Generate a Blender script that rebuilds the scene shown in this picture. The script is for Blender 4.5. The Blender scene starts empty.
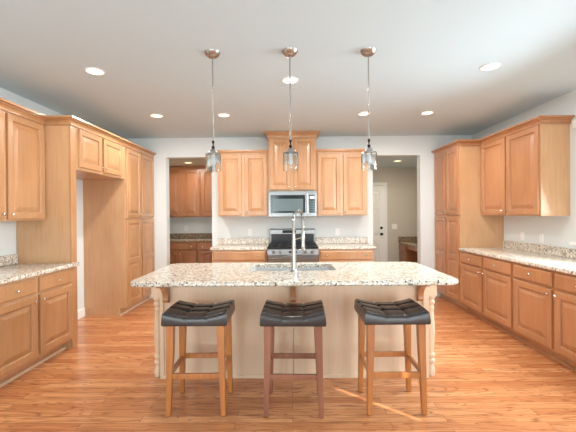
import bpy, bmesh, math, random
from mathutils import Matrix, Vector
PI = math.pi
random.seed(7)
SC = bpy.context.scene
COL = SC.collection

# ------------------------------------------------------------------ camera, world, sun, lights, exposure
cam = bpy.data.cameras.new('camera')
cam.sensor_width = 36.0
cam.lens = 355.5 / 576 * 36.0
cam.clip_start = 0.05
co = bpy.data.objects.new('camera', cam)
COL.objects.link(co)
co.matrix_world = (Matrix.Translation((0, 0, 1.4146)) @ Matrix.Rotation(0.0088, 4, 'Z')
                   @ Matrix.Rotation(PI / 2 - 0.005, 4, 'X') @ Matrix.Rotation(-0.0083, 4, 'Z'))
SC.camera = co

w = bpy.data.worlds.new('world')
SC.world = w
w.use_nodes = True
w.node_tree.nodes['Background'].inputs[0].default_value = (0.75, 0.87, 1.0, 1)
w.node_tree.nodes['Background'].inputs[1].default_value = 0.6

def light(name, kind, loc, aim, energy, color, size=None, spread=None):
    d = bpy.data.lights.new(name, kind)
    d.energy = energy
    d.color = color
    if size:
        d.shape = 'RECTANGLE'
        d.size, d.size_y = size
    if spread:
        d.spread = spread
    o = bpy.data.objects.new(name, d)
    COL.objects.link(o)
    o.location = loc
    o.rotation_euler = Vector(aim).to_track_quat('-Z', 'Y').to_euler()
    return o

SUN_E = math.radians(24)
s = light('sun', 'SUN', (6, -2, 4), (-0.756 * math.cos(SUN_E), 0.655 * math.cos(SUN_E), -math.sin(SUN_E)), 14, (1, 0.93, 0.82))
s.data.angle = math.radians(0.5)
# daylight at the windows
light('daylight_right_window', 'AREA', (2.96, 2.75, 1.72), (-1, -0.05, -0.40), 105, (0.80, 0.93, 0.98), (1.8, 1.1), math.radians(140))
light('daylight_rear_window', 'AREA', (-1.55, -2.45, 1.3), (0.10, 1, -0.05), 90, (0.80, 0.93, 0.98), (2.0, 1.7))
light('daylight_patio_door', 'AREA', (1.85, -2.45, 1.15), (-0.12, 1, -0.06), 108, (0.80, 0.93, 0.98), (2.0, 2.1))

vs = SC.view_settings
vs.view_transform = 'Standard'
vs.look = 'None'
vs.gamma = 1
vs.use_curve_mapping = False
vs.exposure = -0.03
SC.cycles.use_denoising = True
SC.cycles.max_bounces = 10
SC.cycles.diffuse_bounces = 6
SC.cycles.transmission_bounces = 10
SC.cycles.sample_clamp_indirect = 6

# ------------------------------------------------------------------ materials
def lin(c):
    return tuple(((v / 255) / 12.92 if v / 255 <= .04045 else ((v / 255 + .055) / 1.055) ** 2.4) for v in c) + (1,)

class NT:
    def __init__(self, name):
        self.m = bpy.data.materials.new(name)
        self.m.use_nodes = True
        self.t = self.m.node_tree
        self.b = self.t.nodes['Principled BSDF']
    def n(self, typ, **kw):
        x = self.t.nodes.new(typ)
        for k, v in kw.items():
            setattr(x, k, v)
        return x
    def l(self, a, b):
        self.t.links.new(a, b)
    def coords(self, scale, rand=True):
        tc = self.n('ShaderNodeTexCoord')
        mp = self.n('ShaderNodeMapping')
        mp.inputs['Scale'].default_value = scale
        if rand:
            oi = self.n('ShaderNodeObjectInfo')
            add = self.n('ShaderNodeVectorMath', operation='ADD')
            mul = self.n('ShaderNodeMath', operation='MULTIPLY')
            mul.inputs[1].default_value = 37
            self.l(oi.outputs['Random'], mul.inputs[0])
            self.l(tc.outputs['Object'], add.inputs[0])
            self.l(mul.outputs[0], add.inputs[1])
            self.l(add.outputs[0], mp.inputs['Vector'])
        else:
            self.l(tc.outputs['Object'], mp.inputs['Vector'])
        return mp.outputs[0]
    def noise(self, vec, scale=1, detail=3, rough=.5, dist=0):
        x = self.n('ShaderNodeTexNoise')
        x.inputs['Scale'].default_value = scale
        x.inputs['Detail'].default_value = detail
        x.inputs['Roughness'].default_value = rough
        x.inputs['Distortion'].default_value = dist
        self.l(vec, x.inputs['Vector'])
        return x.outputs['Fac']
    def ramp(self, fac, stops, interp='LINEAR'):
        r = self.n('ShaderNodeValToRGB')
        r.color_ramp.interpolation = interp
        el = r.color_ramp.elements
        while len(el) < len(stops):
            el.new(0.5)
        for e, (p, c) in zip(el, stops):
            e.position = p
            e.color = c
        self.l(fac, r.inputs[0])
        return r.outputs[0]
    def mix(self, fac, a, b, mode='MIX'):
        x = self.n('ShaderNodeMix', data_type='RGBA', blend_type=mode)
        for s, v in ((x.inputs[0], fac), (x.inputs[6], a), (x.inputs[7], b)):
            if hasattr(v, 'is_linked') or hasattr(v, 'links'):
                self.l(v, s)
            else:
                s.default_value = v
        return x.outputs[2]
    def bump(self, h, strength, dist=.002):
        b = self.n('ShaderNodeBump')
        b.inputs['Strength'].default_value = strength
        b.inputs['Distance'].default_value = dist
        self.l(h, b.inputs['Height'])
        self.l(b.outputs[0], self.b.inputs['Normal'])

def plain(name, col, rough=.5, metal=0, spec=None, coat=0, bumpy=0):
    t = NT(name)
    t.b.inputs['Base Color'].default_value = lin(col)
    t.b.inputs['Roughness'].default_value = rough
    t.b.inputs['Metallic'].default_value = metal
    if coat:
        t.b.inputs['Coat Weight'].default_value = coat
        t.b.inputs['Coat Roughness'].default_value = .15
    if bumpy:
        t.bump(t.noise(t.coords((1, 1, 1)), 90, 4), bumpy)
    return t.m

def wood(name, dark, mid, light_, rough=.34, axis='z', fine=1.0, coat=.3):
    t = NT(name)
    a = {'z': (24, 24, 1.6), 'x': (1.6, 24, 24)}[axis]
    v = t.coords(tuple(k * fine for k in a))
    g = t.noise(v, 1.6, 6, .62, .35)
    c1 = t.ramp(g, [(.18, lin(dark)), (.5, lin(mid)), (.85, lin(light_))])
    b = t.noise(t.coords((2.2, 2.2, 1.2)), 1.3, 2)
    c2 = t.mix(.4, c1, t.ramp(b, [(.3, lin(dark)), (.7, lin(light_))]))
    t.l(c2, t.b.inputs['Base Color'])
    t.b.inputs['Roughness'].default_value = rough
    t.b.inputs['Coat Weight'].default_value = coat
    t.b.inputs['Coat Roughness'].default_value = .2
    t.bump(g, .03, .001)
    return t.m

def granite(name, base, tan, dark, grey):
    t = NT(name)
    v = t.coords((1, 1, 1), False)
    n1 = t.noise(v, 26, 5, .7, .6)
    c = t.ramp(n1, [(.36, lin(tan)), (.50, lin(base)), (.66, lin(tuple(min(255, k + 16) for k in base)))])
    n2 = t.noise(v, 46, 4, .65, .3)
    c = t.mix(t.ramp(n2, [(.53, (0, 0, 0, 1)), (.60, (1, 1, 1, 1))]), c, lin(grey))
    n3 = t.noise(v, 62, 4, .6, .2)
    big = t.noise(v, 12, 2, .5)
    c = t.mix(t.ramp(n3, [(.565, (0, 0, 0, 1)), (.615, (1, 1, 1, 1))]), c, lin(dark))
    c = t.mix(t.ramp(big, [(.60, (0, 0, 0, 1)), (.75, (.35, .35, .35, 1))]), c, lin(tan))
    t.l(c, t.b.inputs['Base Color'])
    t.b.inputs['Roughness'].default_value = .16
    return t.m

def floor_mat():
    t = NT('hardwood')
    tc = t.coords((1, 1, 1), False)
    br = t.n('ShaderNodeTexBrick')
    br.offset, br.offset_frequency = .37, 2
    for k, v in (('Color1', (0, 0, 0, 1)), ('Color2', (1, 1, 1, 1)), ('Mortar', (.5, .5, .5, 1))):
        br.inputs[k].default_value = v
    br.inputs['Scale'].default_value = 1
    br.inputs['Mortar Size'].default_value = .0012
    br.inputs['Mortar Smooth'].default_value = .1
    br.inputs['Bias'].default_value = 0
    br.inputs['Brick Width'].default_value = 1.05
    br.inputs['Row Height'].default_value = .083
    t.l(tc, br.inputs['Vector'])
    # every board gets its own grain
    sc = t.n('ShaderNodeVectorMath', operation='SCALE')
    sc.inputs['Scale'].default_value = 19
    t.l(br.outputs['Color'], sc.inputs[0])
    ad = t.n('ShaderNodeVectorMath', operation='ADD')
    t.l(tc, ad.inputs[0]); t.l(sc.outputs[0], ad.inputs[1])
    mp = t.n('ShaderNodeMapping')
    mp.inputs['Scale'].default_value = (1.6, 17, 1)
    t.l(ad.outputs[0], mp.inputs['Vector'])
    g = t.noise(mp.outputs[0], 1.5, 5, .6, 1.1)
    mp2 = t.n('ShaderNodeMapping')
    mp2.inputs['Scale'].default_value = (.55, 5.5, 1)
    t.l(ad.outputs[0], mp2.inputs['Vector'])
    wv = t.noise(mp2.outputs[0], 1.6, 2, .5, .4)
    m = t.n('ShaderNodeMath', operation='MULTIPLY'); m.inputs[1].default_value = 13
    t.l(wv, m.inputs[0])
    fr = t.n('ShaderNodeMath', operation='PINGPONG'); fr.inputs[1].default_value = .5
    t.l(m.outputs[0], fr.inputs[0])
    board = t.ramp(br.outputs['Color'], [(0, lin((192, 122, 76))), (.5, lin((208, 140, 90))), (1, lin((223, 160, 109)))])
    c = t.mix(t.ramp(g, [(.26, (.85, .85, .85, 1)), (.56, (0, 0, 0, 1))]), board, lin((158, 92, 56)))
    c = t.mix(t.ramp(fr.outputs[0], [(.0, (.75, .75, .75, 1)), (.15, (0, 0, 0, 1))]), c, lin((136, 78, 48)))
    c = t.mix(br.outputs['Fac'], c, lin((98, 54, 32)))
    t.l(c, t.b.inputs['Base Color'])
    t.b.inputs['Roughness'].default_value = .27
    t.b.inputs['Coat Weight'].default_value = .3
    t.b.inputs['Coat Roughness'].default_value = .12
    t.bump(br.outputs['Fac'], -.25, .001)
    return t.m

def leather():
    t = NT('black_leather')
    t.b.inputs['Base Color'].default_value = lin((50, 42, 40))
    t.b.inputs['Roughness'].default_value = .27
    v = t.coords((1, 1, 1))
    t.bump(t.noise(v, 160, 5, .6), .12, .002)
    return t.m

def glass_mat(name, tint=(1, 1, 1, 1), rough=0.0):
    t = NT(name)
    t.b.inputs['Base Color'].default_value = tint
    t.b.inputs['Transmission Weight'].default_value = 1
    t.b.inputs['Roughness'].default_value = rough
    t.b.inputs['IOR'].default_value = 1.45
    return t.m

def emit(name, col, strength):
    t = NT(name)
    t.b.inputs['Base Color'].default_value = (1, 1, 1, 1)
    t.b.inputs['Emission Color'].default_value = col
    t.b.inputs['Emission Strength'].default_value = strength
    return t.m

def steel_mat():
    t = NT('brushed_steel')
    t.b.inputs['Base Color'].default_value = lin((146, 146, 145))
    t.b.inputs['Metallic'].default_value = 1
    g = t.noise(t.coords((2, 2, 300)), 1, 3)
    t.l(t.ramp(g, [(.3, (.24, .24, .24, 1)), (.7, (.34, .34, .34, 1))]), t.b.inputs['Roughness'])
    return t.m

M = dict(
    maple=wood('maple', (162, 112, 72), (184, 137, 95), (198, 153, 111)),
    maple_flat=wood('maple_veneer', (180, 134, 92), (199, 156, 115), (210, 171, 133), fine=1.6, rough=.30),
    maple_red=wood('maple_warm', (154, 100, 64), (178, 124, 84), (193, 142, 102)),  # same maple; the right run's weaker light is put into the color
    maple_dark=wood('maple_amber', (132, 82, 50), (156, 102, 66), (174, 120, 82)),  # butler cabinets: same maple with dimness painted in; also the brown desk
    pale=wood('pale_maple', (212, 182, 152), (224, 197, 168), (231, 207, 180)),
    honey=wood('honey_oak', (138, 74, 30), (174, 104, 46), (202, 134, 68), rough=.3),
    brown=wood('reddish_brown_wood', (104, 62, 44), (138, 86, 64), (160, 106, 80), rough=.38),  # same honey oak, the middle stool's shading painted into the color
    granite=granite('speckled_granite', (221, 212, 198), (194, 171, 144), (58, 50, 46), (162, 158, 153)),
    granite_dark=granite('brown_granite', (164, 142, 116), (124, 98, 72), (44, 36, 30), (112, 102, 92)),
    floor=floor_mat(),
    wall=plain('wall_paint', (220, 225, 225), .7, bumpy=.03),
    wall_tan=plain('tan_wall_paint', (200, 194, 181), .7, bumpy=.03),
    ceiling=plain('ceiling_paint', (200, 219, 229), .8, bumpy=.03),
    trim=plain('white_trim_paint', (240, 240, 236), .4),
    white=plain('white_plastic', (240, 240, 238), .35),
    steel=steel_mat(),
    nickel=plain('satin_nickel', (176, 173, 168), .27, 1),
    sink_steel=plain('sink_steel', (196, 198, 200), .42, 1),
    knob_nickel=plain('polished_nickel', (226, 220, 210), .22, 1),
    chrome=plain('polished_chrome', (220, 220, 222), .1, 1),
    black=plain('black_enamel', (22, 22, 24), .28),
    iron=plain('cast_iron', (26, 26, 27), .55),
    dglass=plain('dark_glass', (30, 40, 42), .08, 0),
    mesh_glass=plain('microwave_window_mesh', (88, 104, 106), .22),
    shadow_gap=plain('dark_wood_reveal', (92, 52, 28), .6),
    leather=leather(),
    glass=glass_mat('clear_glass', (.95, .99, 1, 1)),
    bulb=plain('frosted_bulb', (235, 236, 236), .3),
    lens=emit('recessed_lens', (1, .84, .60, 1), 3.2),
    lens_warm=emit('recessed_lens_warm', (1, .76, .40, 1), 3.0),
    display=emit('oven_display', (.9, .45, .15, 1), .25),
    display_green=emit('clock_display', (.5, .9, .75, 1), .5),
    darkmetal=plain('oil_bronze', (46, 40, 38), .35, 1),
    blind=plain('white_blind', (238, 238, 234), .5),
)

# ------------------------------------------------------------------ mesh building helpers
class MB:
    def __init__(self):
        self.v, self.f = [], []
    def add(self, vs_, fs):
        k = len(self.v)
        self.v += [tuple(p) for p in vs_]
        self.f += [tuple(i + k for i in f) for f in fs]
        return self
    def box(self, x0, x1, y0, y1, z0, z1):
        return self.add([(x0, y0, z0), (x1, y0, z0), (x1, y1, z0), (x0, y1, z0), (x0, y0, z1), (x1, y0, z1), (x1, y1, z1), (x0, y1, z1)],
                        [(3, 2, 1, 0), (4, 5, 6, 7), (0, 1, 5, 4), (1, 2, 6, 5), (2, 3, 7, 6), (3, 0, 4, 7)])
    def loft(self, rings, cap0=True, cap1=True, closed=True):
        n = len(rings[0])
        k = len(self.v)
        for r in rings:
            self.v += [tuple(p) for p in r]
        for i in range(len(rings) - 1):
            for j in range(n if closed else n - 1):
                a, b = k + i * n + j, k + i * n + (j + 1) % n
                self.f.append((a, b, b + n, a + n))
        if cap0:
            self.f.append(tuple(k + j for j in reversed(range(n))))
        if cap1:
            self.f.append(tuple(k + (len(rings) - 1) * n + j for j in range(n)))
        return self
    def lathe(self, prof, c=(0, 0, 0), seg=24, axis='z', cap=True):
        rings = []
        for r, h in prof:
            ring = []
            for i in range(seg):
                a = 2 * PI * i / seg
                if axis == 'z':
                    ring.append((c[0] + r * math.cos(a), c[1] + r * math.sin(a), c[2] + h))
                elif axis == 'y':
                    ring.append((c[0] + r * math.cos(a), c[1] + h, c[2] - r * math.sin(a)))
                else:
                    ring.append((c[0] + h, c[1] + r * math.cos(a), c[2] + r * math.sin(a)))
            rings.append(ring)
        return self.loft(rings, cap, cap)
    def tube(self, pts, r, seg=12, caps=True):
        pts = [Vector(p) for p in pts]
        rs = r if isinstance(r, (list, tuple)) else [r] * len(pts)
        up = None
        rings = []
        for i, p in enumerate(pts):
            d = (pts[min(i + 1, len(pts) - 1)] - pts[max(i - 1, 0)]).normalized()
            if up is None:
                up = d.orthogonal().normalized()
            up = (up - d * up.dot(d)).normalized()
            b = d.cross(up)
            rings.append([p + (up * math.cos(2 * PI * j / seg) + b * math.sin(2 * PI * j / seg)) * rs[i] for j in range(seg)])
        return self.loft(rings, caps, caps)
    def sweep(self, path, prof):
        """closed profile (out, z) swept along a flat path, out = the right-hand side of the path, mitred corners"""
        P = [Vector((p[0], p[1])) for p in path]
        rings = []
        for i, p in enumerate(P):
            ns = []
            if i > 0:
                d = (p - P[i - 1]).normalized(); ns.append(Vector((d.y, -d.x)))
            if i < len(P) - 1:
                d = (P[i + 1] - p).normalized(); ns.append(Vector((d.y, -d.x)))
            if len(ns) == 2:
                m = (ns[0] + ns[1]).normalized()
                m = m / m.dot(ns[0])
            else:
                m = ns[0]
            rings.append([(p.x + m.x * o, p.y + m.y * o, z) for o, z in prof])
        return self.loft(rings)
    def build(self, name, mat, parent=None, bevel=0, smooth=False, loc=None):
        me = bpy.data.meshes.new(name)
        me.from_pydata(self.v, [], self.f)
        bm = bmesh.new()
        bm.from_mesh(me)
        bmesh.ops.recalc_face_normals(bm, faces=bm.faces)
        bm.to_mesh(me)
        bm.free()
        me.materials.append(M[mat] if isinstance(mat, str) else mat)
        o = bpy.data.objects.new(name, me)
        COL.objects.link(o)
        if parent:
            o.parent = parent
        if loc:
            o.location = loc
        if smooth:
            me.polygons.foreach_set('use_smooth', [True] * len(me.polygons))
            me.set_sharp_from_angle(angle=math.radians(40))
        if bevel:
            b = o.modifiers.new('bevel', 'BEVEL')
            b.width = bevel
            b.segments = 2
            b.limit_method = 'ANGLE'
        return o

def tag(o, label, cat, group=None):
    o['label'] = label
    o['category'] = cat
    if group:
        o['group'] = group
    return o

def thing(name, label, cat, loc=(0, 0, 0), rotz=0, group=None):
    o = bpy.data.objects.new(name, None)
    COL.objects.link(o)
    o.location = loc
    o.rotation_euler = (0, 0, rotz)
    o.empty_display_size = .1
    return tag(o, label, cat, group)

def struct(o):
    o['kind'] = 'structure'
    return o

def dup(root, loc, rotz, label):
    def rec(o, parent):
        c = o.copy()
        COL.objects.link(c)
        if parent is not None:
            c.parent = parent
        for ch in [k for k in bpy.data.objects if k.parent == o]:
            rec(ch, c)
        return c
    r = rec(root, None)
    r.location = loc
    r.rotation_euler = (0, 0, rotz)
    r['label'] = label
    return r

def rrect(x0, x1, y0, y1, r, n=6):
    pts = []
    for cx, cy, a0 in ((x1 - r, y1 - r, 0), (x0 + r, y1 - r, PI / 2), (x0 + r, y0 + r, PI), (x1 - r, y0 + r, 1.5 * PI)):
        for i in range(n + 1):
            a = a0 + PI / 2 * i / n
            pts.append((cx + r * math.cos(a), cy + r * math.sin(a)))
    return pts

# ------------------------------------------------------------------ room shell
CZ, LX, RX, BY = 2.726, -2.94, 3.06, 6.04
FY = -2.6          # wall behind the camera
B2 = 6.19          # far face of the back wall
struct(MB().box(LX - .15, RX + .15, FY - .15, 8.2, -.1, 0).build('floor', 'floor'))
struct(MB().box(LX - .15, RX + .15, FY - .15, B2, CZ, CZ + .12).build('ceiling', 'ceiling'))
struct(MB().box(LX - .15, LX, FY - .15, B2, 0, CZ).build('wall_left', 'wall'))
# right wall; unseen slot and blind edge added to shape a sun streak
SY0, SY1, SZ0, SZ1 = -.70, .545, 1.29, 1.76
m = MB()
m.box(RX, RX + .15, FY - .15, SY0, 0, CZ).box(RX, RX + .15, SY1, B2, 0, CZ)
m.box(RX, RX + .15, SY0, SY1, 0, SZ0).box(RX, RX + .15, SY0, SY1, SZ1, CZ)
struct(m.build('wall_right', 'wall'))
struct(MB().box(RX + .06, RX + .075, SY0, .452, SZ0, SZ1).build('window_4', 'blind'))
m = MB()
OL0, OL1, OR0, OR1, OZ = -2.122, -1.346, 1.387, 2.189, 2.398
m.box(LX, OL0, BY, B2, 0, CZ).box(OL1, OR0, BY, B2, 0, CZ).box(OR1, RX, BY, B2, 0, CZ)
m.box(OL0, OL1, BY, B2, OZ, CZ).box(OR0, OR1, BY, B2, OZ, CZ)
struct(m.build('wall_back', 'wall'))
struct(MB().box(LX - .15, RX + .15, FY - .15, FY, 0, CZ).build('wall_front', 'wall'))
# butler's pantry behind the left opening, hall behind the right one
CB = 2.44
struct(MB().box(-2.85, -.95, B2, 7.9, CB, CB + .1).build('ceiling_pantry', 'wall_tan'))
struct(MB().box(-2.85, -.95, 7.75, 7.9, 0, CB).build('wall_pantry_back', 'wall'))
struct(MB().box(-2.85, -2.685, B2, 7.75, 0, CB).build('wall_pantry_left', 'wall'))
struct(MB().box(-1.10, -.95, B2, 7.75, 0, CB).build('wall_pantry_right', 'wall'))
struct(MB().box(.95, 3.0, B2, 8.2, CB, CB + .1).build('ceiling_hall', 'ceiling'))
struct(MB().box(.95, 3.0, 8.03, 8.2, 0, CB).build('wall_hall_back', 'wall_tan'))
struct(MB().box(.95, 1.1, B2, 8.03, 0, CB).build('wall_hall_left', 'wall_tan'))
struct(MB().box(2.86, 3.0, B2, 8.03, 0, CB).build('wall_hall_right', 'wall_tan'))

BASEP = [(0, 0), (.014, 0), (.014, .10), (.008, .125), (0, .13)]
struct(MB().sweep([(LX + .0005, 3.88), (LX + .0005, 4.995)], BASEP).build('baseboard_left', 'trim'))
struct(MB().sweep([(OR1 + .005, BY - .0005), (2.43, BY - .0005)], BASEP).build('baseboard_back', 'trim'))
struct(MB().sweep([(2.16, 8.0295), (2.42, 8.0295)], BASEP).build('baseboard_hall', 'trim'))

# windows: casing, sill, closed blind slats
def window(name, cx, cz, ww, hh, loc, rot):
    r = MB()
    a, b = ww / 2, hh / 2
    r.box(-a - .125, a + .125, -.025, 0, b, b + .09).box(-a - .09, -a, -.02, 0, -b, b).box(a, a + .09, -.02, 0, -b, b)
    f = r.build(name, 'trim', bevel=.004)
    struct(f)
    MB().box(-a - .135, a + .135, -.06, 0, -b - .03, -b).build('window_sill', 'trim', f, bevel=.004)
    sl = MB()
    n = int(hh / .045)
    for i in range(n):
        z = -b + (i + .5) * hh / n
        sl.add([(-a, -.016, z - .026), (a, -.016, z - .026), (a, -.006, z + .026), (-a, -.006, z + .026),
                (-a, -.013, z - .026), (a, -.013, z - .026), (a, -.003, z + .026), (-a, -.003, z + .026)],
               [(0, 1, 2, 3), (7, 6, 5, 4), (0, 4, 5, 1), (2, 6, 7, 3), (0, 3, 7, 4), (1, 5, 6, 2)])
    sl.build('window_blind', 'blind', f)
    f.location = loc
    f.rotation_euler = (0, 0, rot)
    return f
window('window_1', 0, 0, 1.86, 1.22, (RX - .001, 2.80, 1.70), -PI / 2)
window('window_2', 0, 0, 2.1, 1.75, (-1.55, FY + .001, 1.4), PI)
window('window_3', 0, 0, 2.1, 2.2, (1.85, FY + .001, 1.25), PI)

# ------------------------------------------------------------------ cabinet parts
def panel_door(wd, ht, th=.024, sw=.058, rows=None, cols=1, rail=None, off=(0, 0, 0), groove=.014, bev=.040):
    """raised-panel slab, front towards -y, lower left corner at off; rows = heights of the panel cells' dividers"""
    rail = rail or sw
    m = MB()
    zs = [0, sw]
    for z in rows or []:
        zs += [z - rail / 2, z + rail / 2]
    zs += [ht - sw, ht]
    xs = [0, sw]
    for i in range(1, cols):
        c = wd * i / cols
        xs += [c - rail / 2, c + rail / 2]
    xs += [wd - sw, wd]
    e = .004
    def rect(x0, x1, z0, z1, i, y):
        return [(x0 + i, y, z0 + i), (x1 - i, y, z0 + i), (x1 - i, y, z1 - i), (x0 + i, y, z1 - i)]
    m.loft([rect(0, wd, 0, ht, 0, 0), rect(0, wd, 0, ht, 0, -th + e), rect(0, wd, 0, ht, e, -th)], True, False)
    xg, zg = xs[:], zs[:]
    xg[0], xg[-1], zg[0], zg[-1] = e, wd - e, e, ht - e
    for i in range(len(xg) - 1):
        for j in range(len(zg) - 1):
            x0, x1, z0, z1 = xg[i], xg[i + 1], zg[j], zg[j + 1]
            if i % 2 and j % 2:
                b = min(bev, (x1 - x0) * .22, (z1 - z0) * .22)
                m.loft([rect(x0, x1, z0, z1, 0, -th), rect(x0, x1, z0, z1, .004, -th + .004), rect(x0, x1, z0, z1, .008, -th + groove + .002),
                        rect(x0, x1, z0, z1, .017, -th + groove + .002), rect(x0, x1, z0, z1, .018, -th + groove - .001), rect(x0, x1, z0, z1, .018 + b, -th + .001)], False, True)
            else:
                m.add(rect(x0, x1, z0, z1, 0, -th), [(0, 1, 2, 3)])
    m.v = [(x + off[0], y + off[1], z + off[2]) for x, y, z in m.v]
    return m

def slab(wd, ht, th=.024, off=(0, 0, 0), e=.010):
    m = MB()
    def rect(i, y):
        return [(i + off[0], y + off[1], i + off[2]), (wd - i + off[0], y + off[1], i + off[2]),
                (wd - i + off[0], y + off[1], ht - i + off[2]), (i + off[0], y + off[1], ht - i + off[2])]
    m.loft([rect(0, 0), rect(0, -th + .007), rect(.003, -th + .005), rect(e, -th)])
    return m

def knob(parent, x, z, y=-.024):
    MB().lathe([(.0075, 0), (.006, -.012), (.0125, -.017), (.0145, -.022), (.012, -.027), (.006, -.030)], (x, y, z), 14, 'y').build('knob', 'knob_nickel', parent, smooth=True)

def door(parent, x, z, wd, ht, mat, kn=None, rows=None, sw=.058):
    d = panel_door(wd, ht, sw=sw, rows=rows, off=(x, 0, z)).build('door', mat, parent)
    if kn:
        kx = x + (.03 if 'l' in kn else wd - .03)
        kz = z + (.045 if 'b' in kn else ht - .045)
        knob(d, kx, kz)
    return d

def drawer(parent, x, z, wd, ht, mat, knobs=1):
    d = slab(wd, ht, off=(x, 0, z)).build('drawer', mat, parent)
    for k in range(knobs):
        fx = .5 if knobs == 1 else (.12, .88)[k]
        knob(d, x + wd * fx, z + ht / 2)
    return d

R_ = .046   # reveal of the face frame between doors
def base_cabinet(label, loc, rot, wd, dp, n=2, mat='maple', body='maple_flat', drawers=None, group=None, shoe=True):
    t = thing('base_cabinet', label, 'cabinet', loc, rot, group)
    MB().box(.001, wd - .001, 0, dp, .105, .873).build('body', body, t)
    MB().box(.001, wd - .001, .085, dp, 0, .104).build('toe_kick', body, t)
    if shoe:
        MB().sweep([(.001, .0845), (wd - .001, .0845)], [(0, 0), (.016, 0), (.014, .012), (.006, .02), (0, .02)]).build('shoe_molding', 'pale' if mat == 'maple' else mat, t)
    cell = wd / n
    if drawers is None:
        for k in range(n):
            drawer(t, k * cell + R_ / 2, .715, cell - R_, .135, mat)
    else:
        drawer(t, R_ / 2, .715, wd - R_, .135, mat, 2)
    for k in range(n):
        door(t, k * cell + R_ / 2, .135, cell - R_, .555, mat, 'tr' if k % 2 == 0 else 'tl')
    return t

def wall_cabinet(label, loc, rot, wd, dp, ht, n=2, mat='maple', body='maple_flat', group=None, top=.06):
    t = thing('wall_cabinet', label, 'cabinet', loc, rot, group)
    MB().box(.001, wd - .001, 0, dp, 0, ht).build('body', body, t)
    cell = wd / n
    for k in range(n):
        door(t, k * cell + R_ / 2, .018, cell - R_, ht - top - .018, mat, 'br' if k % 2 == 0 else 'bl')
    return t

def pantry_cabinet(label, loc, rot, wd, dp, mat='maple', body='maple_flat', group=None, ht=2.44):
    t = thing('pantry_cabinet', label, 'cabinet', loc, rot, group)
    MB().box(.001, wd - .001, 0, dp, .105, ht).build('body', body, t)
    MB().box(.001, wd - .001, .085, dp, 0, .104).build('toe_kick', body, t)
    MB().sweep([(.001, .0845), (wd - .001, .0845)], [(0, 0), (.016, 0), (.014, .012), (.006, .02), (0, .02)]).build('shoe_molding', 'pale' if mat == 'maple' else mat, t)
    cell = wd / 2
    for k in range(2):
        x = k * cell + R_ / 2
        door(t, x, .135, cell - R_, 1.22, mat, 'tr' if k == 0 else 'tl', rows=[.62])
        door(t, x, 1.385, cell - R_, ht - .065 - 1.385, mat, 'br' if k == 0 else 'bl')
    return t

def crown(label, path, z0, h, out, mat='maple'):
    P = [(.0005, 0), (.26, 0), (.26, .17), (.16, .19), (.20, .32), (.36, .50), (.66, .62), (.66, .72), (1, .75), (1, 1), (.0005, 1)]
    prof = [(max(.0005, o * out), z0 + z * h) for o, z in P]
    return tag(MB().sweep(path, prof).build('crown_molding', mat), label, 'molding')

GB, GW = 'base cabinets', 'wall cabinets'
# ---- left run (faces +x)
LF, RF = -2.345, 2.44
base_cabinet('left maple base cabinet with two drawers beside the tall refrigerator panel', (LF, 2.71, 0), PI / 2, 1.058, .59, group=GB)
wall_cabinet('maple wall cabinet hung above the left counter, cut by the left picture edge', (-2.625, 2.70, 1.372), PI / 2, 1.066, .31, 1.06, group=GW)
# refrigerator surround
t = thing('refrigerator_panel', 'tall plain maple side panel standing at the end of the left counter', 'panel', (LF, 3.770, 0), PI / 2)
MB().box(0, .022, .0205, .59, 0, 2.44).build('panel', 'maple_flat', t)
MB().box(0, .094, 0, .020, 0, 2.44).build('edge_trim', 'maple', t)
t = thing('wall_cabinet', 'short two-door maple cabinet above the empty refrigerator space', 'cabinet', (LF, 3.866, 1.925), PI / 2, GW)
MB().box(0, 1.13, 0, .59, 0, .515).build('body', 'maple_flat', t)
door(t, .034, .03, .46, .42, 'maple', 'br')
door(t, .544, .03, .475, .42, 'maple', 'bl')
pantry_cabinet('tall maple pantry cabinet with four doors on the left, beside the butler opening', (LF, 4.999, 0), PI / 2, 1.035, .59, group='pantry cabinets')
crown('stepped maple crown molding along the left cabinet tops', [(-2.625, 2.70), (-2.625, 3.7695), (LF, 3.7695), (LF, 6.034)], 2.385, .085, .065)

# ---- right run (faces -x)
base_cabinet('right maple base cabinet with two drawers next to the tall right pantry', (RF, 5.138, 0), -PI / 2, 1.216, .615, mat='maple_red', body='maple_red', group=GB)
base_cabinet('right maple base cabinet nearest the camera, cut by the right picture edge', (RF, 3.920, 0), -PI / 2, 1.216, .615, mat='maple_red', body='maple_red', group=GB)
wall_cabinet('maple wall cabinet hung above the right counter with a pale glossy end', (2.742, 5.136, 1.372), -PI / 2, 1.216, .315, 1.06, mat='maple_red', body='maple_flat', group=GW)
pantry_cabinet('tall maple pantry cabinet with four doors at the far end of the right counter', (RF, 6.036, 0), -PI / 2, .894, .615, mat='maple_red', body='maple_flat', group='pantry cabinets')
crown('stepped maple crown molding along the right cabinet tops', [(RF, 6.03), (RF, 5.138), (2.742, 5.138), (2.742, 3.918), (3.058, 3.918)], 2.378, .078, .065, 'maple_red')

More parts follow.
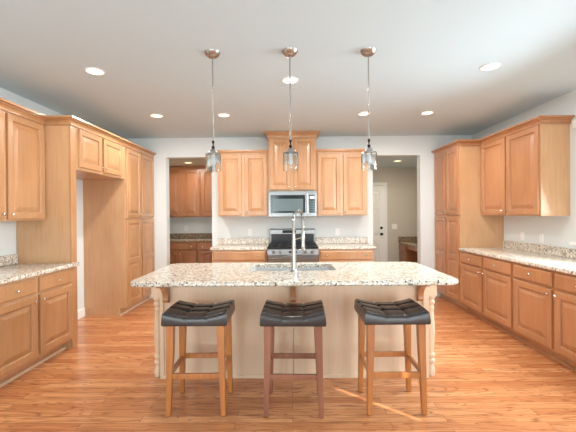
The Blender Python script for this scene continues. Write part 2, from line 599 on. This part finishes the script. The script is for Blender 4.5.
# ---- back wall (faces the camera)
UB, BB = 5.71, 5.43
wall_cabinet('maple wall cabinet left of the microwave on the back wall', (-1.173, UB, 1.385), 0, .815, .328, 1.055, group=GW, top=.07)
wall_cabinet('maple wall cabinet right of the microwave on the back wall', (.405, UB, 1.385), 0, .82, .328, 1.055, group=GW, top=.07)
wall_cabinet('raised maple cabinet reaching the ceiling directly above the microwave', (-.353, 5.66, 1.79), 0, .752, .378, .925, group=GW, top=.10)
crown('maple crown molding above the back cabinet left of the microwave', [(-1.173, 6.035), (-1.173, UB), (-.356, UB)], 2.375, .075, .035)
crown('maple crown molding above the back cabinet right of the microwave', [(.402, UB), (1.225, UB), (1.225, 6.035)], 2.375, .075, .035)
crown('wide maple crown molding touching the ceiling above the raised center cabinet', [(-.353, 6.035), (-.353, 5.66), (.399, 5.66), (.399, 6.035)], 2.625, .098, .065)
base_cabinet('maple base cabinet with one wide drawer left of the range', (-1.217, BB, 0), 0, .838, .605, drawers=1, group=GB)
base_cabinet('maple base cabinet with one wide drawer right of the range', (.417, BB, 0), 0, .838, .605, drawers=1, group=GB)
# ---- butler's pantry
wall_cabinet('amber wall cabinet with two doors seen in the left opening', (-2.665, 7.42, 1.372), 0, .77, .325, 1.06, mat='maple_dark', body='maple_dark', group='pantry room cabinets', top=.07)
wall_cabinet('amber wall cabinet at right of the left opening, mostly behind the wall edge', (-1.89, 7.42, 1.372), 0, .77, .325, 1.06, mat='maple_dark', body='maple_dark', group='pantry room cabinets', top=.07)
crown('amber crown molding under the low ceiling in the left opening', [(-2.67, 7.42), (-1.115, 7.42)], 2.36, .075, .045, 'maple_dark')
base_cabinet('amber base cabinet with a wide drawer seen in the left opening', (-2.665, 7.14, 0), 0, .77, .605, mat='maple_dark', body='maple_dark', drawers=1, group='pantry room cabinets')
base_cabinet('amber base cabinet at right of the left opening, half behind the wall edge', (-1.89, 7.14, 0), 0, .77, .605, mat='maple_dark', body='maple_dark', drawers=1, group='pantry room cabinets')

# ------------------------------------------------------------------ countertops
def counter_mesh(outer, z0, z1, e=.005, hole=None):
    """rounded slab; outer(i) / hole(i) give the outline inset by i"""
    m = MB()
    rings = [[(x, y, z) for x, y in outer(i)] for i, z in ((e, z0), (0, z0 + e), (0, z1 - e * 1.6), (e * .5, z1 - e * .5), (e * 1.6, z1))]
    if not hole:
        return m.loft(rings)
    m.loft(rings, False, False)
    hr = [[(x, y, z) for x, y in hole(0)] for z in (z0, z1 - .003)] + [[(x, y, z1) for x, y in hole(-.003)]]
    m.loft(hr, False, False)
    for ro, ri in ((rings[0], hr[0]), (rings[-1], hr[-1])):
        bm = bmesh.new()
        es = []
        for ring in (ro, ri):
            vv = [bm.verts.new(p) for p in ring]
            es += [bm.edges.new((vv[i], vv[(i + 1) % len(vv)])) for i in range(len(vv))]
        bmesh.ops.triangle_fill(bm, use_beauty=True, edges=es)
        bm.verts.index_update()
        m.add([v.co for v in bm.verts], [[v.index for v in f.verts] for f in bm.faces])
        bm.free()
    return m

def rect_outline(x0, x1, y0, y1, r=.006):
    return lambda i: rrect(x0 + i, x1 - i, y0 + i, y1 - i, max(r - i, .001), 3)

def worktop(label, x0, x1, y0, y1, splash, mat='granite', z0=.875, z1=.914, group='granite countertops', lip=None):
    o = tag(counter_mesh(rect_outline(x0, x1, y0, y1), z0, z1).build('countertop', mat, smooth=True), label, 'countertop', group)
    if lip:
        bm_ = MB(); bm_.box(*lip, z0, z1); k_ = len(o.data.vertices)
        lp = bmesh.new(); lp.from_mesh(o.data)
        vv = [lp.verts.new(p) for p in bm_.v]
        for f in bm_.f:
            lp.faces.new([vv[i] for i in f])
        bmesh.ops.recalc_face_normals(lp, faces=lp.faces)
        lp.to_mesh(o.data); lp.free()
    for b in splash:
        MB().box(*b, z1 + .0005, z1 + .102).build('backsplash', mat, o, bevel=.003)
    return o
worktop('speckled granite countertop on the left base cabinets', LX + .002, -2.305, 2.70, 3.7685, [(LX + .002, LX + .022, 2.70, 3.7685)], lip=(LF + .0015, -2.305, 3.7686, 3.84))
worktop('long speckled granite countertop on the right base cabinets', 2.408, RX - .002, 2.70, 5.135, [(RX - .022, RX - .002, 2.70, 5.135)])
worktop('speckled granite countertop left of the range', -1.245, -.375, 5.40, BY - .002, [(-1.245, -.375, BY - .022, BY - .002)])
worktop('speckled granite countertop right of the range', .415, 1.29, 5.40, BY - .002, [(.415, 1.29, BY - .022, BY - .002)])
worktop('brown granite countertop in the butler pantry through the left opening', -2.68, -1.105, 7.11, 7.748, [(-2.68, -1.105, 7.728, 7.748)], 'granite_dark')

# ------------------------------------------------------------------ island
IX0, IX1, IY0, IY1 = -1.243, 1.275, 2.65, 3.70
PX0, PX1, PY0, PY1 = -1.142, 1.175, 3.065, 3.66
t = thing('kitchen_island', 'pale maple kitchen island with turned corner posts under the granite top', 'island', (0, 0, 0))
m = MB()
m.box(PX0, .007, PY0, PY0 + .02, 0, .873).box(.013, PX1, PY0, PY0 + .02, 0, .873)
m.box(PX0, PX0 + .02, PY0 + .02, PY1, 0, .873).box(PX1 - .02, PX1, PY0 + .02, PY1, 0, .873)
m.box(PX0 + .02, PX1 - .02, PY1 - .02, PY1, .10, .873).box(-.03, .05, PY0 + .0201, PY0 + .035, 0, .873)
m.build('body', 'pale', t)
m = MB()
m.box(PX0, PX1, PY0 - .012, PY0 - .0005, 0, .030)
m.build('base_trim', 'pale', t, bevel=.003)
for a, b in ((PX0, PX0 + .035), (PX1 - .05, PX1)):
    MB().box(a, b, PY0 - .014, PY0 - .0005, .031, .873).build('stile', 'pale', t, bevel=.002)
# doors on the cooking side
for k in range(4):
    wdt = (PX1 - PX0 - .04) / 4
    d = panel_door(wdt - .02, .7)
    d.v = [(PX1 - .03 - k * wdt - x, PY1 - y, z + .14) for x, y, z in d.v]
    d.build('door', 'pale', t)
# corbels: side profile with a cove, extruded in x
def corbel(x):
    prof = [(0, .872), (-.235, .872), (-.235, .846), (-.205, .838)]
    for i in range(9):
        a = PI / 2 * i / 8
        prof.append((-.045 - .15 * (1 - math.sin(a)), .838 - .115 * (1 - math.cos(a)) - .012))
    prof += [(-.05, .69), (-.028, .668), (0, .66)]
    m = MB()
    m.loft([[(x - .0225, PY0 - .0145 + y, z) for y, z in prof], [(x + .0225, PY0 - .0145 + y, z) for y, z in prof]])
    m.build('corbel', 'maple_red', t, bevel=.002)
for x in (-1.075, .010, 1.09):
    corbel(x)
# turned posts
def post(x, y):
    m = MB()
    m.box(x - .0385, x + .0385, y - .0385, y + .0385, .70, .873)
    pr = [(.034, .70), (.037, .69), (.037, .678), (.026, .668), (.024, .660), (.034, .650), (.036, .640), (.034, .630), (.024, .622), (.022, .610),
          (.029, .598), (.030, .588), (.024, .575), (.027, .53), (.031, .46), (.033, .40), (.032, .34), (.028, .27), (.023, .215), (.022, .200),
          (.033, .190), (.035, .180), (.033, .170), (.023, .160), (.023, .150), (.033, .140), (.035, .128), (.032, .116), (.022, .106), (.024, .085), (.034, .055), (.036, .035), (.030, .012), (.028, 0)]
    m.lathe([(a * .90, b) for a, b in pr], (x, y, 0), 20)
    m.build('post', 'pale', t, smooth=True)
post(-1.181, 3.112)
post(1.2145, 3.112)

SX0, SX1, SY0_, SY1_ = -.385, .40, 3.155, 3.585
def isl_outline(i):
    return rrect(IX0 + i, IX1 - i, IY0 + i, IY1 - i, max(.10 - i, .02), 8)
def sink_hole(i):
    return rrect(SX0 + i, SX1 - i, SY0_ + i, SY1_ - i, max(.045 - i, .01), 6)
tag(counter_mesh(isl_outline, .875, .914, .008, sink_hole).build('countertop', 'granite', smooth=True),
    'large speckled granite island top with rounded corners and a sink cutout', 'countertop', 'granite countertops')

# undermount sink
def sk(i, z):
    return [(x, y, z) for x, y in rrect(SX0 + i, SX1 - i, SY0_ + i, SY1_ - i, max(.045 - i, .008), 6)]
t = thing('kitchen_sink', 'stainless steel undermount sink set into the island top', 'sink', (0, 0, 0))
m = MB()
m.loft([sk(-.02, .8745), sk(-.02, .872), sk(-.006, .872), sk(.006, .67), sk(.03, .655)], False, True)
m.loft([sk(-.02, .8745), sk(-.003, .8745), sk(.012, .69), sk(.035, .672)], False, True)
m.build('basin', 'sink_steel', t, smooth=True)
MB().lathe([(.042, .6725), (.042, .676), (.03, .6765), (.028, .673)], (.0, 3.37, 0), 24).build('drain', 'chrome', t, smooth=True)

# faucet
FX, FYY = .021, 3.085
t = thing('faucet', 'tall spring-neck pull-down kitchen faucet standing beside the island sink', 'faucet', (FX, FYY, .9145))
MB().lathe([(.031, 0), (.031, .006), (.027, .012), (.025, .03), (.022, .10), (.0185, .19), (.016, .27), (.0145, .31), (.0145, .33)], seg=24).build('column', 'nickel', t, smooth=True)
dx, dy = .50, .866
pts = [(0, 0, .32), (0, 0, .40)]
AR = .085
for i in range(17):
    a = PI - PI * i / 16
    u = AR + AR * math.cos(a)
    pts.append((u * dx, u * dy, .445 + AR * math.sin(a)))
pts += [(2 * AR * dx, 2 * AR * dy, .40), (2 * AR * dx, 2 * AR * dy, .33)]
MB().tube(pts, .0085, 12).build('hose', 'nickel', t, smooth=True)
# spring coil round the hose
P = [Vector(p) for p in pts]
L = [0]
for i in range(1, len(P)):
    L.append(L[-1] + (P[i] - P[i - 1]).length)
coil = []
nt = 44
for k in range(nt * 8 + 1):
    s_ = L[-1] * k / (nt * 8)
    i = max(j for j in range(len(L)) if L[j] <= s_ + 1e-9)
    i = min(i, len(P) - 2)
    f_ = (s_ - L[i]) / (L[i + 1] - L[i])
    p = P[i].lerp(P[i + 1], f_)
    d = (P[i + 1] - P[i]).normalized()
    side = Vector((-dy, dx, 0))
    nb = d.cross(side).normalized()
    a = 2 * PI * k / 8
    coil.append(p + (side * math.cos(a) + nb * math.sin(a)) * .0125)
MB().tube(coil, .0026, 5).build('spring', 'nickel', t, smooth=True)
hx, hy = 2 * AR * dx, 2 * AR * dy
MB().lathe([(.012, .345), (.015, .335), (.016, .26), (.019, .22), (.0195, .175), (.017, .168), (.010, .167)], (hx, hy, 0), 20).build('spray_head', 'nickel', t, smooth=True)
m = MB()
m.tube([(0, 0, .275), (hx * .5, hy * .5, .285), (hx, hy, .285)], .0055, 8)
m.lathe([(.0175, .272), (.0215, .272), (.0215, .298), (.0175, .298), (.0175, .272)], (hx, hy, 0), 20, cap=False)
m.build('dock_arm', 'nickel', t, smooth=True)
m = MB()
m.lathe([(.011, -.020), (.011, -.042), (.008, -.046)], (0, 0, .035), 14, 'x')
m.tube([(-.045, 0, .035), (-.07, -.002, .037), (-.105, -.006, .040)], [.006, .0055, .0045], 10)
m.build('handle', 'nickel', t, smooth=True)

# ------------------------------------------------------------------ bar stools
def stool(label, loc, rot, legmat):
    t = thing('bar_stool', label, 'stool', loc, rot, 'bar stools')
    W, D, ZB = .450, .392, .640
    NX, NY = 41, 37
    rr = .024
    m = MB()
    def top(u, v):           # u, v in -1..1
        x, y = u * W / 2, v * D / 2
        z = .073 + .034 * abs(u) ** 2.0 - .006 * v * v
        for c in (-1 / 3, 1 / 3):
            z -= .0085 * math.exp(-((u - c) / .045) ** 2)
        for c in (-.30, .34):
            z -= .0085 * math.exp(-((v - c) / .05) ** 2)
            for cu in (-1 / 3, 1 / 3):
                z -= .008 * math.exp(-((u - cu) ** 2 + (v - c) ** 2) / .012)
        # rounded rim
        d = min(W / 2 - abs(x), D / 2 - abs(y))
        if d < rr:
            z -= rr - math.sqrt(max(0, rr * rr - (rr - d) ** 2))
        return x, y, z
    def sp(i, n):            # denser near the rim
        s = -1 + 2 * i / (n - 1)
        return math.copysign(1 - (1 - abs(s)) ** 1.35, s)
    grid = [[top(sp(i, NX), sp(j, NY)) for i in range(NX)] for j in range(NY)]
    k = 0
    vs_ = [p for row in grid for p in row]
    fs = [(j * NX + i, j * NX + i + 1, (j + 1) * NX + i + 1, (j + 1) * NX + i) for j in range(NY - 1) for i in range(NX - 1)]
    border = [(0, i) for i in range(NX)] + [(j, NX - 1) for j in range(1, NY)] + [(NY - 1, i) for i in range(NX - 2, -1, -1)] + [(j, 0) for j in range(NY - 2, 0, -1)]
    base = len(vs_)
    nb = len(border)
    for (zz, inset) in ((.020, -.004), (.004, -.001), (0, .006)):
        for j, i in border:
            x, y, z = grid[j][i]
            sx, sy = 1 - inset / (W / 2), 1 - inset / (D / 2)
            vs_.append((x * sx, y * sy, zz))
    ring0 = [j * NX + i for j, i in border]
    rings = [ring0] + [list(range(base + r * nb, base + (r + 1) * nb)) for r in range(3)]
    for r in range(3):
        for q in range(nb):
            fs.append((rings[r][q], rings[r + 1][q], rings[r + 1][(q + 1) % nb], rings[r][(q + 1) % nb]))
    fs.append(tuple(rings[3]))
    m.add([(x, y, z + ZB) for x, y, z in vs_], fs)
    seat = m.build('seat', 'leather', t, smooth=True)
    m = MB()
    # welt along the top rim of the side band and buttons where the tufting crosses
    for u in (-1 / 3, 1 / 3):
        for v in (-.30, .34):
            x, y, z = top(u, v)
            m.lathe([(.010, 0), (.009, .004), (.004, .006)], (x, y, z + ZB - .001), 12)
    m.build('button', 'leather', seat, smooth=True)
    # legs taper to the foot on their inner sides
    ox, oy = .208, .178
    for sx in (-1, 1):
        for sy in (-1, 1):
            def sq(s, z, o):
                a, b = sx * (ox + o), sx * (ox + o - s)
                c, d = sy * (oy + o), sy * (oy + o - s)
                return [(a, c, z), (b, c, z), (b, d, z), (a, d, z)]
            lg = MB().loft([sq(.034, .004, .002), sq(.036, .10, .0), sq(.049, .50, -.004), sq(.052, ZB - .0005, -.004)]).build('leg', legmat, t, bevel=.003)
            MB().lathe([(.011, 0), (.012, .0038)], (sx * (ox - .014), sy * (oy - .014), 0), 12).build('glide', 'darkmetal', lg)
    for sy in (-1, 1):
        zc = .278 if sy < 0 else .30
        yy = sy * (oy - .022)
        MB().box(-ox + .038, ox - .038, yy - .011, yy + .011, zc - .019, zc + .019).build('stretcher', legmat, t, bevel=.003)
    for sx in (-1, 1):
        xx = sx * (ox - .022)
        MB().box(xx - .011, xx + .011, -oy + .038, oy - .038, .27, .306).build('stretcher', legmat, t, bevel=.003)
    # apron under the cushion
    m = MB()
    for sy in (-1, 1):
        m.box(-ox + .047, ox - .047, sy * (oy - .03) - .009, sy * (oy - .03) + .009, ZB - .010, ZB - .0005)
    for sx in (-1, 1):
        m.box(sx * (ox - .03) - .009, sx * (ox - .03) + .009, -oy + .047, oy - .047, ZB - .010, ZB - .0005)
    m.build('apron', 'black', t)
    return t
stool('black tufted bar stool with honey legs standing at the island\'s left end', (-.683, 2.655, 0), math.radians(.8), 'honey')
stool('black tufted bar stool with reddish brown legs in the middle of the island', (.012, 2.635, 0), math.radians(-1.8), 'brown')
stool('black tufted bar stool with honey legs standing at the island\'s right end', (.731, 2.662, 0), math.radians(.3), 'honey')

# ------------------------------------------------------------------ range and microwave
t = thing('range', 'stainless steel gas range between the two back countertops', 'range', (.0205, 5.40, 0))
H_ = .388
MB().box(-H_, H_, .0, .63, .05, .900).build('body', 'steel', t, bevel=.004)
MB().box(-H_ + .03, H_ - .03, .05, .6, 0, .049).build('base', 'black', t)
m = MB()
m.add([(-H_, -.0005, .90), (H_, -.0005, .90), (H_, -.035, .885), (-H_, -.035, .885), (-H_, -.0005, .80), (H_, -.0005, .80), (H_, -.048, .80), (-H_, -.048, .80)],
      [(0, 1, 2, 3), (3, 2, 6, 7), (4, 7, 6, 5), (0, 3, 7, 4), (1, 5, 6, 2), (0, 4, 5, 1)])
cp = m.build('control_panel', 'steel', t, bevel=.003)
for x in (-.29, -.185, .185, .29):
    MB().lathe([(.026, 0), (.026, -.006), (.021, -.010), (.019, -.034), (.016, -.037)], (x, -.042, .842), 18, 'y').build('knob', 'steel', cp, smooth=True)
MB().box(-.06, .06, -.0445, -.040, .83, .857).build('display', 'dglass', cp)
od = MB().box(-H_ + .004, H_ - .004, -.035, -.0005, .235, .790).build('oven_door', 'steel', t, bevel=.004)
MB().box(-.27, .27, -.037, -.0352, .34, .66).build('window', 'dglass', od)
m = MB().tube([(-.33, -.085, .752), (.33, -.085, .752)], .0125, 14)
for x in (-.30, .30):
    m.tube([(x, -.036, .752), (x, -.085, .752)], .008, 10)
m.build('handle', 'steel', od, smooth=True)
dw = MB().box(-H_ + .004, H_ - .004, -.03, -.0005, .06, .225).build('drawer', 'steel', t, bevel=.004)
MB().box(-H_ + .004, H_ - .004, .002, .555, .9005, .914).build('cooktop', 'black', t, bevel=.003)
for cx in (-.25, 0, .25):
    m = MB()
    for x in (cx - .115, cx + .115):
        m.box(x - .006, x + .006, .03, .535, .934, .948)
    for y in (.035, .155, .283, .41, .53):
        m.box(cx - .115, cx + .115, y - .005, y + .005, .936, .948)
    m.box(cx - .005, cx + .005, .03, .535, .936, .948)
    for x in (cx - .115, cx + .115):
        for y in (.035, .53):
            m.box(x - .007, x + .007, y - .007, y + .007, .9145, .936)
    m.build('grate', 'iron', t)
for x, y, r in ((-.25, .155, .042), (.25, .155, .042), (-.25, .41, .034), (.25, .41, .042), (0, .283, .05)):
    MB().lathe([(r + .012, .9145), (r + .010, .920), (r, .921), (r, .930), (r - .006, .932)], (x, y, 0), 20).build('burner', 'iron', t, smooth=True)
m = MB()
m.loft([[(x, .575, .915), (x, .63, .915), (x, .63, 1.172), (x, .605, 1.172), (x, .575, 1.155)] for x in (-H_ + .012, H_ - .012)])
bg = m.build('backguard', 'steel', t, bevel=.004)
MB().box(-H_ + .03, H_ - .03, .5725, .5745, .93, 1.085).build('lower_panel', 'black', bg)
MB().box(-.17, .06, .5715, .5745, 1.098, 1.146).build('display', 'dglass', bg)

t = thing('microwave', 'stainless steel over-the-range microwave hung below the raised cabinet', 'microwave', (.0225, 5.60, 1.372))
MB().box(-.381, .381, .032, .43, 0, .412).build('body', 'steel', t, bevel=.003)
d = MB().box(-.379, .235, 0, .0315, .004, .408).build('door', 'steel', t, bevel=.004)
MB().box(-.345, .200, -.003, -.0003, .062, .345).build('window', 'dglass', d, bevel=.001)
MB().box(-.315, .170, -.0045, -.0032, .092, .285).build('window_mesh', 'mesh_glass', d)
m = MB().tube([(.232, -.042, .07), (.232, -.042, .355)], .012, 14)
for z in (.09, .335):
    m.tube([(.232, -.0005, z), (.232, -.042, z)], .008, 10)
m.build('handle', 'chrome', d, smooth=True)
cp = MB().box(.2375, .379, 0, .0315, .004, .408).build('control_panel', 'steel', t, bevel=.004)
MB().box(.2625, .352, -.0025, -.0003, .062, .345).build('keypad', 'dglass', cp)
MB().box(.275, .342, -.004, -.0027, .285, .325).build('display', 'display_green', cp)
m = MB()
for r in range(5):
    for c in range(3):
        m.box(.277 + c * .023, .295 + c * .023, -.0035, -.0027, .085 + r * .036, .108 + r * .036)
m.build('button', 'mesh_glass', cp)

# ------------------------------------------------------------------ pendants
def pendant(label, loc):
    t = thing('pendant_light', label, 'pendant light', loc, 0, 'glass jar pendants over the island')
    zt = CZ - .0005
    MB().lathe([(.018, zt - .042), (.034, zt - .038), (.052, zt - .024), (.062, zt - .007), (.065, zt), (.0, zt)], seg=28).build('canopy', 'nickel', t, smooth=True)
    MB().lathe([(.0055, 2.016), (.0055, zt - .0425)], seg=12).build('rod', 'nickel', t, smooth=True)
    m = MB()
    m.lathe([(.007, 1.950), (.0125, 1.954), (.0125, 1.968), (.005, 1.973), (.005, 1.992), (.010, 1.996), (.010, 2.012), (.006, 2.0155)], seg=14)
    m.build('swivel', 'darkmetal', t, smooth=True)
    MB().lathe([(.0, 1.9495), (.012, 1.9495), (.018, 1.944), (.028, 1.936), (.037, 1.922), (.040, 1.9115), (.0, 1.9115)], seg=28).build('socket_cap', 'nickel', t, smooth=True)
    out = [(.034, 1.911), (.057, 1.910), (.061, 1.907), (.062, 1.902), (.062, 1.768)]
    inn = [(.0565, 1.768), (.0565, 1.901), (.055, 1.904), (.034, 1.905)]
    MB().lathe(out + inn + [out[0]], seg=36, cap=False).build('glass_shade', 'glass', t, smooth=True)
    b = MB().lathe([(.014, 1.9045), (.014, 1.872), (.012, 1.870), (.013, 1.862), (.019, 1.848), (.021, 1.834), (.018, 1.822), (.010, 1.814), (.003, 1.812)], seg=20).build('bulb', 'bulb', t, smooth=True)
    return t
p0 = pendant('glass jar pendant light hanging left of the faucet', (-.626, 2.875, 0))
dup(p0, (0, 2.865, 0), 0, 'glass jar pendant light hanging in the middle, before the raised cabinet')
dup(p0, (.632, 2.875, 0), 0, 'glass jar pendant light hanging right of the faucet, by the hall opening')

# ------------------------------------------------------------------ recessed lights
def downlight(label, loc, lens='lens', r=.085, grp='recessed ceiling lights'):
    t = thing('recessed_light', label, 'ceiling light', loc, 0, grp)
    m = MB().lathe([(r - .017, -.0006), (r - .014, -.010), (r - .003, -.008), (r, -.0006), (r - .017, -.0006)], seg=32, cap=False)
    m.build('trim_ring', 'white', t, smooth=True)
    MB().lathe([(r - .018, -.0006), (r - .018, -.004), (.0, -.006)], seg=32).build('lens', lens, t, smooth=True)
    return t
d0 = downlight('round recessed ceiling light nearest the left wall cabinet, front row', (-1.765, 3.21, CZ))
for x, y, lb in ((0, 3.48, 'round recessed ceiling light behind the middle pendant rod'),
                 (1.797, 3.215, 'round recessed ceiling light in the front row toward the right wall'),
                 (-1.758, 4.665, 'round recessed ceiling light in the back row beside the left pantry'),
                 (-.872, 4.665, 'round recessed ceiling light in the back row close to the left pendant rod'),
                 (.966, 4.665, 'round recessed ceiling light in the back row just behind the right pendant rod'),
                 (1.79, 4.665, 'round recessed ceiling light in the back row nearest the right pantry')):
    dup(d0, (x, y, CZ), 0, lb)
downlight('warm recessed light in the butler pantry ceiling', (-2.0, 6.92, CB), 'lens_warm', .08, 'side room ceiling lights')
downlight('warm recessed light in the hall ceiling by the white door', (2.08, 6.95, CB), 'lens_warm', .08, 'side room ceiling lights')
light('butler_downlight_glow', 'AREA', (-2.0, 6.92, CB - .03), (0, 0, -1), 13, (1, .90, .74), (.05, .05))
light('hall_downlight_glow', 'AREA', (2.08, 6.95, CB - .03), (0, 0, -1), 10, (1, .88, .70), (.12, .12))
for x, y in ((-1.765, 3.21), (0, 3.48), (1.797, 3.215), (-1.758, 4.665), (-.872, 4.665), (.966, 4.665), (1.79, 4.665)):
    light('recessed_glow', 'AREA', (x, y, CZ - .02), (0, 0, -1), 22 if y > 4 else 13, (1, .97, .92), (.12, .12))

# ------------------------------------------------------------------ hall door, desk
dr = struct(panel_door(.81, 2.03, th=.04, sw=.11, rows=[.86, 1.55], cols=2, rail=.10, groove=.008, bev=.03).build('door_1', 'trim', loc=(1.28, 8.0285, .002)))
m = MB()
m.box(1.205, 1.276, 8.003, 8.0295, 0, 2.04).box(2.094, 2.160, 8.003, 8.0295, 0, 2.04).box(1.205, 2.160, 8.003, 8.0295, 2.0405, 2.108)
struct(m.build('trim_1', 'trim', bevel=.004))
m = MB().lathe([(.030, -.0005), (.030, -.008), (.010, -.012), (.010, -.030), (.026, -.038), (.029, -.052), (.022, -.064), (.006, -.067)], (.742, -.040, .95), 18, 'y')
m.build('door_knob', 'darkmetal', dr, smooth=True)
m = MB().lathe([(.030, -.0005), (.030, -.012), (.024, -.020), (.006, -.021)], (.742, -.040, 1.09), 18, 'y')
m.build('deadbolt', 'darkmetal', dr, smooth=True)

# desk along the hall's right wall, facing -x: local x runs towards the camera
t = thing('built_in_desk', 'brown built-in desk with small drawers in the hall opening', 'desk', (2.44, 8.025, 0), -PI / 2)
MB().box(0, .50, 0, .41, .08, .748).build('pedestal', 'maple_dark', t)
MB().box(0, .50, .05, .41, 0, .079).build('toe_kick', 'maple_dark', t)
for z, h in ((.585, .14), (.40, .165), (.10, .28)):
    drawer(t, .02, z, .46, h, 'maple_dark')
MB().box(.501, 1.45, .012, .03, .66, .748).build('apron', 'maple_red', t)
MB().box(1.451, 1.475, 0, .41, 0, .748).build('end_panel', 'maple_dark', t)
o = counter_mesh(rect_outline(2.405, 2.857, 6.54, 8.027), .749, .787).build('desk_top', 'granite_dark', smooth=True)
tag(o, 'brown granite top on the built-in hall desk', 'countertop')
MB().box(2.405, 2.857, 8.007, 8.027, .7875, .89).build('backsplash', 'granite_dark', o, bevel=.003)

# ------------------------------------------------------------------ outlets and switches
def wallplate(name, label, cat, loc, rot, rocker, group=None):
    t = thing(name, label, cat, loc, rot, group)
    wd = .07
    MB().box(-wd / 2, wd / 2, -.006, -.0005, -.058, .058).build('plate', 'white', t, bevel=.002)
    if rocker:
        MB().box(-.017, .017, -.0095, -.0062, -.034, .034).build('rocker', 'white', t, bevel=.002)
    else:
        for s in (-1, 1):
            MB().lathe([(.017, -.0062), (.017, -.008), (.0165, -.0085)], (0, 0, s * .021), 16, 'y').build('socket', 'white', t)
            m = MB()
            for sx in (-1, 1):
                m.box(sx * .006 - .001, sx * .006 + .001, -.0092, -.0086, s * .021 - .004, s * .021 + .005)
            m.build('slot', 'black', t)
    return t
G = 'wall plates above the counters'
wallplate('outlet', 'white outlet on the back wall left of the range', 'outlet', (-.702, BY, 1.11), 0, False, G)
wallplate('outlet', 'white outlet on the back wall right of the range', 'outlet', (.785, BY, 1.11), 0, False, G)
wallplate('outlet', 'white outlet on the butler pantry wall in the left opening', 'outlet', (-2.30, 7.75, 1.12), 0, False, G)
wallplate('light_switch', 'white switch plate on the right wall, the one farther from the window', 'switch', (RX, 4.73, 1.10), -PI / 2, True, G)
wallplate('light_switch', 'white switch plate on the right wall, the one nearer the window', 'switch', (RX, 4.37, 1.10), -PI / 2, True, G)
t = thing('light_switch', 'white double switch plate on the tan hall wall beside the door', 'switch', (2.327, 8.03, 1.118), 0)
MB().box(-.058, .058, -.006, -.0005, -.058, .058).build('plate', 'white', t, bevel=.002)
for x in (-.023, .023):
    MB().box(x - .016, x + .016, -.0095, -.0062, -.034, .034).build('rocker', 'white', t, bevel=.002)
